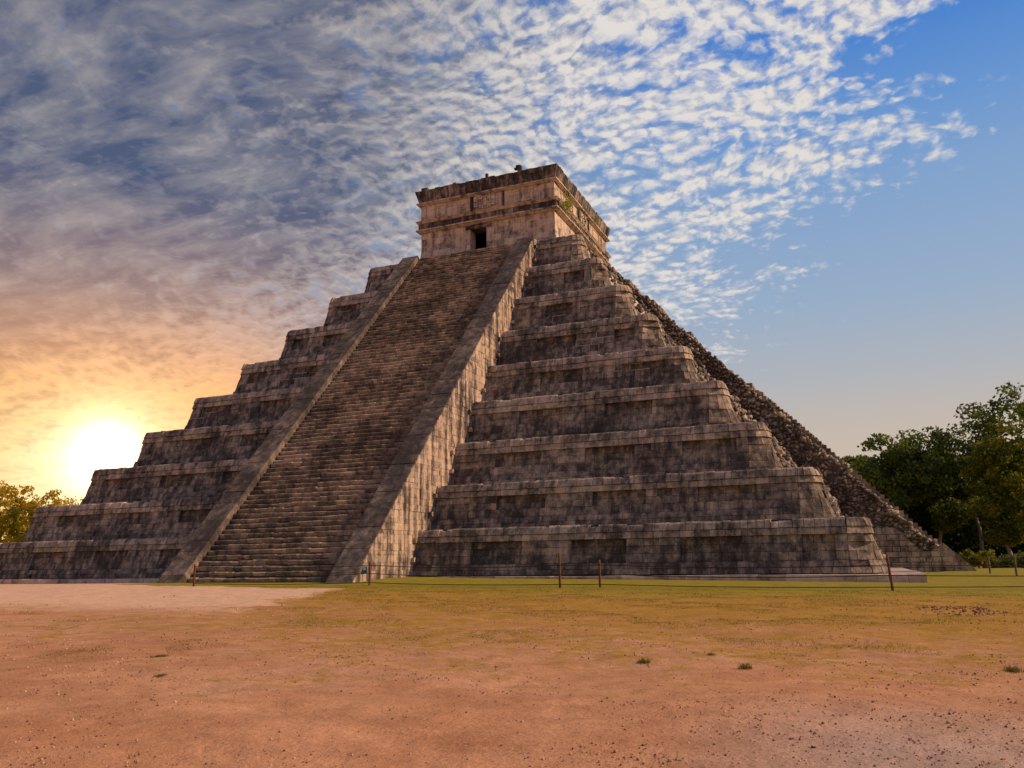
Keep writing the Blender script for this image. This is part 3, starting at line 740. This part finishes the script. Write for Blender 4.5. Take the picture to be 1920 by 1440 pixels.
# ------------------------------------------------------------------ foliage
def leaf_mat(name, a, b2, c2, trans=.35):
    m, t, b, o = newmat(name)
    tint = t.attr('tint')
    c = t.ramp(tint, [(0, a), (.5, b2), (1, c2)])
    t.l.new(c, b.inputs['Base Color']); b.inputs['Roughness'].default_value = .6
    tr = t.n.new('ShaderNodeBsdfTranslucent'); t.l.new(t.mix(1.0, c, (1.3, 1.3, .7), 'MULTIPLY'), tr.inputs[0])
    ms = t.n.new('ShaderNodeMixShader'); ms.inputs[0].default_value = trans
    t.l.new(b.outputs[0], ms.inputs[1]); t.l.new(tr.outputs[0], ms.inputs[2]); t.l.new(ms.outputs[0], o.inputs[0])
    return m
M_leaf = leaf_mat('leaf_green', (.055, .075, .020), (.12, .155, .032), (.25, .27, .045))
M_leafg = leaf_mat('leaf_grey_green', (.07, .085, .04), (.13, .15, .065), (.22, .24, .09))
M_leafy = leaf_mat('leaf_yellow', (.07, .095, .016), (.17, .19, .024), (.40, .32, .03))
M_leaf_glow = leaf_mat('leaf_painted_glow', (.30, .21, .02), (.52, .36, .025), (.75, .50, .03), .6)  # golden glow of the low sun put into the leaf colour
m, t, b, o = newmat('bark'); p = t.n.new('ShaderNodeNewGeometry').outputs['Position']
t.l.new(t.mix(t.noise(t.scale(p, 3, 3, .8), 1.2, 4, .6), (.16, .125, .095), (.40, .33, .26)), b.inputs['Base Color']); M_bark = m

def leaves(P, size, tint, name, mat, parent=None):
    n = len(P)
    a = rng.normal(size=(n, 3)); a /= np.linalg.norm(a, axis=1)[:, None]
    u = np.cross(a, rng.normal(size=(n, 3))); u /= np.linalg.norm(u, axis=1)[:, None]; v = np.cross(a, u)
    s_ = size[:, None]; u = u * s_; v = v * s_ * .55
    V = np.stack([P - u, P + v * .9 + a * s_ * .12, P + u, P - v * .9 + a * s_ * .12], 1).reshape(-1, 3)
    F = np.arange(4 * n).reshape(n, 4)
    return np_mesh(name, V, F, tint, mat, parent)

def make_tree(name, x, y, h, spread, nleaf, mat, label, group, lean=0.0, base=.38, seed=0, lsize=.2, clumpy=.9, openness=.5, trunk_r=.25):
    rs = np.random.default_rng(seed); rd = random.Random(seed)
    z0 = gz(x, y) - .1
    root = empty(name, (x, y, z0)); tag(root, label, 'tree', group)
    bpy.context.view_layer.update()
    tb = MB(); tips = []
    def branch(p0, d, ln, r_, lvl):
        pts = [p0]; rs_ = [r_]; p = Vector(p0); d = Vector(d).normalized(); n = 5
        for i_ in range(n):
            d = (d + Vector((rd.uniform(-1, 1), rd.uniform(-1, 1), rd.uniform(-.3, .6))) * .22).normalized()
            p = p + d * ln / n; pts.append(p.copy()); rs_.append(r_ * (1 - .55 * (i_ + 1) / n))
            if lvl >= 1 and i_ >= 1: tips.append((p.copy(), lvl))
        tube(tb, pts, rs_, 6 if lvl < 2 else 4, 0, .5)
        if lvl < 3:
            for q in range(rd.choice([2, 3, 3]) if lvl else rd.choice([3, 4, 5])):
                i_ = rd.randint(2, n) if lvl else rd.randint(3, n)
                a = rd.uniform(0, 6.283); up = rd.uniform(.25, .9)
                nd = Vector((math.cos(a), math.sin(a), up)) if lvl == 0 else (d + Vector((math.cos(a), math.sin(a), rd.uniform(-.2, .7))) * .9)
                branch(pts[i_], nd, ln * rd.uniform(.5, .78) * (1 if lvl else spread / h * 1.9), rs_[i_] * .68, lvl + 1)
    branch(Vector((x, y, z0)), (lean, rd.uniform(-.1, .1), 1), h * base * 1.25, trunk_r, 0)
    tb.build('trunk', [M_bark], root)
    # leaf clumps on the twigs plus an outer shell of clumps
    C_ = [np.array(q[0]) for q in tips]
    rx = spread; zc = z0 + h * (base + (1 - base) * .5); rz = h * (1 - base) * .54
    ncl = int(90 * clumpy) + 8
    for _ in range(ncl):
        a = rs.uniform(0, 6.283); ct = rs.uniform(-.75, 1); st = math.sqrt(1 - ct * ct); q = rs.uniform(.55, 1.0)
        C_.append(np.array([x + lean * h * .4 + rx * st * math.cos(a) * q, y + rx * st * math.sin(a) * q, zc + rz * ct * q]))
    C_ = np.array(C_)
    C_ = C_[(C_[:, 2] < z0 + h) & (np.hypot(C_[:, 0] - x - lean * h * .4, C_[:, 1] - y) < rx * 1.1)]
    cr = rs.uniform(.55, 1.25, len(C_)) * (rx / 4.2) ; wt = cr ** 2; wt /= wt.sum()
    idx = rs.choice(len(C_), nleaf, p=wt)
    d = rs.normal(size=(nleaf, 3)); d /= np.linalg.norm(d, axis=1)[:, None]
    P = C_[idx] + d * (cr[idx] * rs.uniform(.35, 1.05, nleaf) ** .8)[:, None] * np.array([1, 1, .62])
    ctint = rs.uniform(.1, .85, len(C_))
    tint = np.clip(ctint[idx] + rs.normal(0, .16, nleaf), 0, 1)
    leaves(P, rs.uniform(.6, 1.3, nleaf) * lsize, tint, 'crown', mat, root)
    return root

def at(px, dist):
    """ground point seen in column px (1920 scale) at a given distance"""
    d = Fv + Rv * (px - 960) / 1585.28 - Uv * (1062 - 720) / 1585.28
    h = d[:2] / np.hypot(d[0], d[1]); return float(CAM[0] + h[0] * dist), float(CAM[1] + h[1] * dist)
GR = 'trees at the right edge of the lawn'
TREES = [
    (1628, 104, 12.2, 3.6, M_leaf, 'small dark green tree nearest the ruined stair, lowest of the right-hand wood', 0, .22),
    (1690, 98, 13.7, 4.3, M_leaf, 'rounded green tree with forked pale trunk, second from the pyramid', .02, .34),
    (1762, 100, 13.9, 4.6, M_leaf, 'flat-topped green tree with a curved pale trunk left of the tall open tree', .03, .34),
    (1722, 112, 14.4, 5.0, M_leaf, 'bushy green tree standing behind the two pale forked trunks', 0, .22),
    (1842, 106, 15.8, 4.4, M_leafg, 'tall thin-crowned greyish tree rising above the flat-topped wood', -.05, .5),
    (1902, 93, 12.4, 3.2, M_leafy, 'yellow-leaved tree low in front of the tall trees at the right edge', .0, .18),
    (1945, 100, 18.2, 5.2, M_leaf, 'tallest dark green tree cut by the right edge', -.06, .30),
    (1990, 92, 14.5, 4.4, M_leafy, 'yellow-green tree half outside the right edge', -.02, .2),
    (1590, 122, 10.6, 3.2, M_leafg, 'small grey-green tree just showing behind the ruined steps', 0, .3),
]
for i_, (px, dist, h, sp, mt, lb, ln, bs) in enumerate(TREES):
    x, y = at(px, dist)
    op = mt is M_leafg and h > 15
    make_tree('broadleaf_tree', x, y, h, sp, 8000 if op else 15000, mt, lb, GR, ln, bs, 100 + i_, .20 if op else .24, clumpy=.5 if op else 1.0, trunk_r=.24)
GL = 'trees beyond the left corner of the pyramid'
for i_, (px, dist, h, sp, mt, lb, ln, bs) in enumerate([
    (-14, 96, 9.6, 3.3, M_leaf_glow, 'tree painted with golden glow against the low sun at the left edge', .0, .15),
    (30, 92, 8.4, 2.2, M_leaf_glow, 'glow-painted round-crowned tree between the edge tree and the terrace corner', .0, .12),
    (14, 82, 6.2, 2.2, M_leaf_glow, 'low bushy tree painted with bright yellow glow in front of the glow-painted trees', .0, .05),
    (78, 125, 10.9, 2.6, M_leaf_glow, 'thin spiky tree just above the second terrace beneath the sun', .0, .25),
    (122, 128, 10.3, 4.2, M_leaf_glow, 'low glow-painted tree under the sun against the third terrace', .0, .2)]):
    x, y = at(px, dist)
    make_tree('broadleaf_tree', x, y, h, sp, 6500, mt, lb, GL, ln, bs, 200 + i_, .19, trunk_r=.2)
# far dark wood that closes the gaps under the crowns
nl = 80000
px_ = rng.uniform(1600, 2300, nl); dd = rng.uniform(108, 140, nl)
q = np.array([at(a, b_) for a, b_ in zip(px_[:1200], dd[:1200])]); cz = rng.uniform(.3, 11, 1200)
idx = rng.integers(0, 1200, nl); d = rng.normal(size=(nl, 3)); d /= np.linalg.norm(d, axis=1)[:, None]
P = np.column_stack([q[idx], cz[idx]]) + d * rng.uniform(.3, 1.6, nl)[:, None]; P[:, 2] = np.abs(P[:, 2])
wd = leaves(P, rng.uniform(.2, .45, nl), rng.uniform(0, .45, nl), 'forest', M_leaf); tag(wd, 'dark undergrowth and far wood behind the right-hand trees', 'forest', kind='stuff')
# left far wood
nl = 9000
q = np.array([at(a, b_) for a, b_ in zip(rng.uniform(-420, 170, 400), rng.uniform(130, 150, 400))]); cz = rng.uniform(.5, 8.6, 400)
idx = rng.integers(0, 400, nl); d = rng.normal(size=(nl, 3)); d /= np.linalg.norm(d, axis=1)[:, None]
P = np.column_stack([q[idx], cz[idx]]) + d * rng.uniform(.3, 1.6, nl)[:, None]; P[:, 2] = np.abs(P[:, 2])
wd = leaves(P, rng.uniform(.2, .4, nl), rng.uniform(0, 1, nl), 'forest', M_leaf_glow); tag(wd, 'distant wood painted with golden glow behind the left-hand trees', 'forest', kind='stuff')

def shrub(px, dist, r_, h, mat, label, n=1300, cat='bush', name='shrub', group=None, lsz=.10):
    x, y = at(px, dist); z0 = gz(x, y); root = empty(name, (x, y, z0)); tag(root, label, cat, group)
    bpy.context.view_layer.update()
    cl = rng.normal(size=(14, 3)) * np.array([r_ * .45, r_ * .45, h * .22]) + np.array([x, y, z0 + h * .5]); idx = rng.integers(0, 14, n)
    d = rng.normal(size=(n, 3)); P = cl[idx] + d * r_ * .16; P[:, 2] = np.maximum(P[:, 2], z0 + .03)
    leaves(P, rng.uniform(.7, 1.4, n) * lsz, np.clip(rng.uniform(.2, .9, 14)[idx] + rng.normal(0, .1, n), 0, 1), 'foliage', mat, root)
    mb = MB()
    for _ in range(5):
        a = rng.uniform(0, 6.28); tube(mb, [(x, y, z0 - .05), (x + .3 * r_ * math.cos(a), y + .3 * r_ * math.sin(a), z0 + h * .5), (x + .6 * r_ * math.cos(a), y + .6 * r_ * math.sin(a), z0 + h * .85)], [.03, .02, .01], 5)
    mb.build('stem', [M_bark], root); return root
GS = 'shrubs behind the far rope fence'
shrub(1822, 74, .75, 1.15, M_leafy, 'bright yellow-green shrub peeking over the foot of the ruined stair', group=GS)
shrub(1845, 73, .70, 1.2, M_leafy, 'yellow-tipped shrub just left of the far fence post', group=GS)
shrub(1866, 74, 1.1, .85, M_leaf, 'low dark green shrub behind the left far fence post', group=GS)
shrub(1893, 75, 1.3, .9, M_leaf, 'wide low dark shrub between the two far fence posts', group=GS)
shrub(1925, 75, 1.3, .95, M_leaf, 'dark shrub past the right far fence post', group=GS)

# little plants rooted on the temple wall
def wall_plant(x, y, z, s_, label, n=150):
    root = empty('wall_plant', (x, y, z)); tag(root, label, 'plant', 'plants growing on the temple wall'); bpy.context.view_layer.update()
    P = rng.normal(size=(n, 3)) * np.array([.12, .28, .30]) * s_ + np.array([x + .16, y, z + .22 * s_]); P[:, 0] = np.maximum(P[:, 0], x + .02)
    leaves(P, rng.uniform(.06, .12, n) * (.6 + .4 * s_), rng.uniform(.2, 1, n), 'foliage', leaf_wall, root)
    mb = MB()
    for q in range(4): tube(mb, [(x - .05, y, z - .1), (x + .15, y + rng.uniform(-.2, .2) * s_, z + .3 * s_)], [.02, .008], 5)
    mb.build('stem', [M_bark], root)
leaf_wall = leaf_mat('leaf_lime', (.12, .14, .02), (.24, .26, .03), (.40, .40, .05))
wall_plant(TXc + .25, -3.75, 29.5, 1.35, 'lime-green plant sprouting above the temple medial cornice near its front corner', 260)
wall_plant(TXc + .28, -4.9, 29.1, .6, 'tiny green tuft on the temple band below the larger plant', 60)
wall_plant(TXc + .42, 4.0, 31.3, .8, 'small yellow-green plant on the temple parapet towards its back corner', 110)

# ------------------------------------------------------------------ rope fences
m, t, b, o = newmat('post_wood'); p = t.n.new('ShaderNodeNewGeometry').outputs['Position']
t.l.new(t.mix(t.noise(t.scale(p, 1, 1, .25), 18, 3, .6), (.10, .04, .022), (.24, .10, .05)), b.inputs['Base Color']); M_post = m
m, t, b, o = newmat('rope'); b.inputs['Base Color'].default_value = (.07, .035, .022, 1); M_rope = m
m, t, b, o = newmat('grey_post'); b.inputs['Base Color'].default_value = (.20, .13, .10, 1); M_gpost = m
def fence(name, label, posts, heights, rope_h, r_, ext=None, cat='fence', pm=None, leans=None):
    root = empty(name, (posts[0][0], posts[0][1], gz(*posts[0]))); tag(root, label, cat); bpy.context.view_layer.update()
    tops = []
    for i_, ((x, y), h) in enumerate(zip(posts, heights)):
        z = gz(x, y); lx = (leans[i_] if leans else 0)
        mb = MB(); n = 7
        pts = [(x + lx * h * k / n + random.uniform(-.005, .005), y + random.uniform(-.005, .005), z - .1 + (h + .1) * k / n) for k in range(n + 1)]
        tube(mb, pts, [r_ * random.uniform(.88, 1.1) for _ in pts], 9, 0, random.random())
        mb.build('post', [pm or M_post], root, True); tops.append((x, y, z, lx))
    for rh in rope_h:
        mb = MB(); pts = []
        for a, b_ in zip(tops[:-1], tops[1:]):
            for k in range(12):
                f = k / 12; sag = -.10 * 4 * f * (1 - f) * min(1, math.dist(a[:2], b_[:2]) / 8) * (.5 if rh < .2 else 1)
                x = a[0] + a[3] * rh + (b_[0] + b_[3] * rh - a[0] - a[3] * rh) * f; y = a[1] + (b_[1] - a[1]) * f - r_
                zz0 = a[2] + (b_[2] - a[2]) * f
                pts.append((x, y, max(zz0 + rh + sag, gz(x, y) + .035)))
        pts.append((tops[-1][0] + tops[-1][3] * rh, tops[-1][1] - r_, tops[-1][2] + rh))
        tube(mb, pts, [.015] * len(pts), 5); mb.build('rope', [M_rope], root)
    return root
fp = [(-.02, -36.6), (7.37, -34.3), (15.95, -34.4), (17.45, -34.1), (27.62, -34.3), (41.0, -31.0)]
fence('rope_fence', 'long rope fence on rusty brown posts across the foot of the pyramid', fp, [.93, 1.0, 1.30, 1.02, 1.18, 1.0], [.12, .50, .84], .047, leans=[.02, 0, .0, .0, -.07, 0])
fence('rope_fence', 'far rope fence with pale-topped posts beside the right-hand shrubs', [(32.68, -13.8 + 8), (32.7, -13.9 + 0.1), (33.23, -19.0), (34.6, -30.0)][1:] + [], [.86, 1.0, 1.0], [.42, .82], .05, pm=M_gpost)
# little notice hung on the rope next to the second post
m, t, b, o = newmat('sign_face'); p = t.n.new('ShaderNodeNewGeometry').outputs['Position']
M_sign = m; b.inputs['Base Color'].default_value = (.02, .16, .20, 1)
m, t, b, o = newmat('sign_white'); b.inputs['Base Color'].default_value = (.75, .62, .5, 1); M_signw = m
sg = empty('notice_sign', (7.15, -34.36, gz(7.15, -34.3) + .45)); tag(sg, 'small teal and white notice hanging on the rope beside the second fence post', 'sign'); bpy.context.view_layer.update()
zb = gz(7.2, -34.3) + .50; mb = MB(); yq = -34.42
mb.add([(6.99, yq, zb), (7.30, yq, zb - .02), (7.30, yq, zb + .34), (7.20, yq, zb + .36), (6.99, yq + .02, zb), (7.30, yq + .02, zb - .02), (7.30, yq + .02, zb + .34), (7.20, yq + .02, zb + .36)],
       [(0, 1, 2, 3), (7, 6, 5, 4), (0, 4, 5, 1), (1, 5, 6, 2), (2, 6, 7, 3), (3, 7, 4, 0)]); mb.build('board', [M_sign], sg)
mb = MB(); mb.box(7.02, 7.06, yq - .006, yq - .002, zb + .08, zb + .2); mb.box(7.13, 7.25, yq - .006, yq - .002, zb + .14, zb + .22); mb.box(7.16, 7.22, yq - .006, yq - .002, zb + .22, zb + .27)
mb.build('marking', [M_signw], sg)
mb = MB(); mb.add([(7.19, yq - .004, zb + .28), (7.29, yq - .004, zb + .26), (7.29, yq - .004, zb + .40), (7.23, yq - .004, zb + .42), (7.19, yq + .01, zb + .28), (7.29, yq + .01, zb + .26), (7.29, yq + .01, zb + .40), (7.23, yq + .01, zb + .42)],
       [(0, 1, 2, 3), (7, 6, 5, 4), (0, 4, 5, 1), (1, 5, 6, 2), (2, 6, 7, 3), (3, 7, 4, 0)]); mb.build('tape', [M_signw], sg)

# ------------------------------------------------------------------ gravel, grass
m, t, b, o = newmat('pebble'); tint = t.attr('tint')
t.l.new(t.ramp(tint, [(0, (.13, .07, .048)), (.3, (.28, .15, .095)), (.7, (.42, .20, .11)), (1, (.66, .44, .30))]), b.inputs['Base Color']); M_peb = m
n = 60000
ang = h0 - np.radians(rng.uniform(-36, 36, n)); dist = 5.5 + 27 * rng.random(n) ** 1.7
X = CAM[0] + dist * np.cos(ang); Y = CAM[1] + dist * np.sin(ang)
dens = np.sin(X * .7 + 2 * np.sin(Y * .45)) * np.sin(Y * .9 + 1.4 * np.sin(X * .33)); dens = dens + .5 * np.sin(X * 2.7 + 1.5 * np.sin(Y * 3.1)) * np.sin(Y * 3.3); keep = (rng.random(n) < np.clip(.35 + .55 * dens, .06, .8)) & (Y < -37.5) & ~((X < 9 + (-38 - Y) * .42) & (Y > -48) & (rng.random(n) < .85))
X, Y, dist = X[keep], Y[keep], dist[keep]; n = len(X)
und = .035 * np.sin(X * .9 + 1.3 * np.sin(Y * .6)) * np.sin(Y * .8 + np.sin(X * .5)) + .02 * np.sin(X * 2.3 + Y * 1.1) * np.sin(Y * 2.9 - X * .7)
sz = (.0022 + .0062 * rng.random(n) ** 4) * (1 + dist / 18); sz[rng.random(n) < .004] *= 1.8
P = np.column_stack([X, Y, ground_z(X, Y) + und + sz * .15])
SV, SF, ST = stones(P, sz, base=ICO1, squash=(1, 1, 1), jit=.12)
gv = np_mesh('gravel', SV, SF, ST, M_peb); tag(gv, 'loose gravel and pebbles strewn over the dirt', 'gravel', kind='stuff')
# patch of broken red stone on the right
n = 170; a = rng.uniform(0, 6.283, n); q = rng.random(n) ** .5
X = 28.85 + .95 * q * np.cos(a); Y = -43.6 + 1.5 * q * np.sin(a)
und = .035 * np.sin(X * .9 + 1.3 * np.sin(Y * .6)) * np.sin(Y * .8 + np.sin(X * .5)) + .02 * np.sin(X * 2.3 + Y * 1.1) * np.sin(Y * 2.9 - X * .7)
SV, SF, ST = stones(np.column_stack([X, Y, ground_z(X, Y) + und + .01]), rng.uniform(.012, .035, n), base=ICO1, squash=(1.3, 1.3, .5), tilt=.2)
gv = np_mesh('gravel', SV, SF, ST * .8, M_peb); tag(gv, 'patch of broken reddish stones in the grass at right', 'gravel', kind='stuff')

def blades(X, Y, h, wd, tint, name, mat, parent=None):
    n = len(X)
    und = .035 * np.sin(X * .9 + 1.3 * np.sin(Y * .6)) * np.sin(Y * .8 + np.sin(X * .5)) + .02 * np.sin(X * 2.3 + Y * 1.1) * np.sin(Y * 2.9 - X * .7)
    Z = ground_z(X, Y) + und * (Y < -36) - .003; a = rng.uniform(0, 6.283, n); dx, dy = np.cos(a) * wd, np.sin(a) * wd
    lx, ly = rng.normal(0, .5, n) * h, rng.normal(0, .5, n) * h
    V = np.stack([np.column_stack([X - dx, Y - dy, Z]), np.column_stack([X + dx, Y + dy, Z]), np.column_stack([X + lx, Y + ly, Z + h])], 1).reshape(-1, 3)
    return np_mesh(name, V, np.arange(3 * n).reshape(n, 3), tint, mat, parent)
M_grass = leaf_mat('grass_blade', (.13, .11, .02), (.24, .19, .035), (.36, .25, .06), .3)
M_tuft = leaf_mat('tuft_blade', (.09, .08, .02), (.16, .13, .03), (.28, .20, .05), .3)
n = 200000; ang = h0 - np.radians(rng.uniform(-35, 35, n)); dist = 12 + 26 * rng.random(n)
X = CAM[0] + dist * np.cos(ang); Y = CAM[1] + dist * np.sin(ang)
pat = np.sin(X * .8 + 1.7 * np.sin(Y * 1.1)) + np.sin(Y * 1.3 + 1.5 * np.sin(X * .6)) + .6 * np.sin(X * 3.1 + Y * 2.2)
keep = (pat > 1.6 - (Y + 58) * .13) & (Y < -33.2) & ~((X < 8.5 + (-38.2 - Y) * .42) & (Y < -37) ) | ((pat > 1.75) & (Y > -57) & (Y < -50) & (rng.random(n) < .6))
X, Y, dist = X[keep], Y[keep], dist[keep]
gb = blades(X, Y, rng.uniform(.010, .030, len(X)), .003 + dist * .00020, rng.random(len(X)), 'grass', M_grass); tag(gb, 'short dry grass growing patchily over the dirt', 'grass', kind='stuff')
tufts = [(24.33, -54.74, .22, 'dark green grass tuft left of centre on the bare dirt'), (25.63, -55.05, .22, 'dark grass tuft in the middle of the bare dirt, right of the centre tuft'), (28.54, -53.98, .24, 'dark grass tuft close to the right edge of the dirt'),
         (25.0, -53.7, .12, 'faint flattened grass tuft between the two dark tufts'), (17.75, -56.23 + .0, .26, 'flat dark weed patch on the gravel at left'), (19.4, -57.9, .16, 'small flat weed on the dirt lower left')]
for x, y, r_, lb in tufts:
    n = int(1300 * r_ ** 1.3)
    root = empty('grass_tuft', (x, y, gz(x, y))); tag(root, lb, 'grass tuft', 'grass tufts on the bare dirt'); bpy.context.view_layer.update()
    X = x + rng.normal(0, r_ * .18, n); Y = y + rng.normal(0, r_ * .28, n)
    flat = 'flat' in lb
    blades(X, Y, rng.uniform(.02, .04, n) if flat else rng.uniform(.02, .085, n), .004, rng.uniform(0, .6, n), 'blades', M_tuft, root)
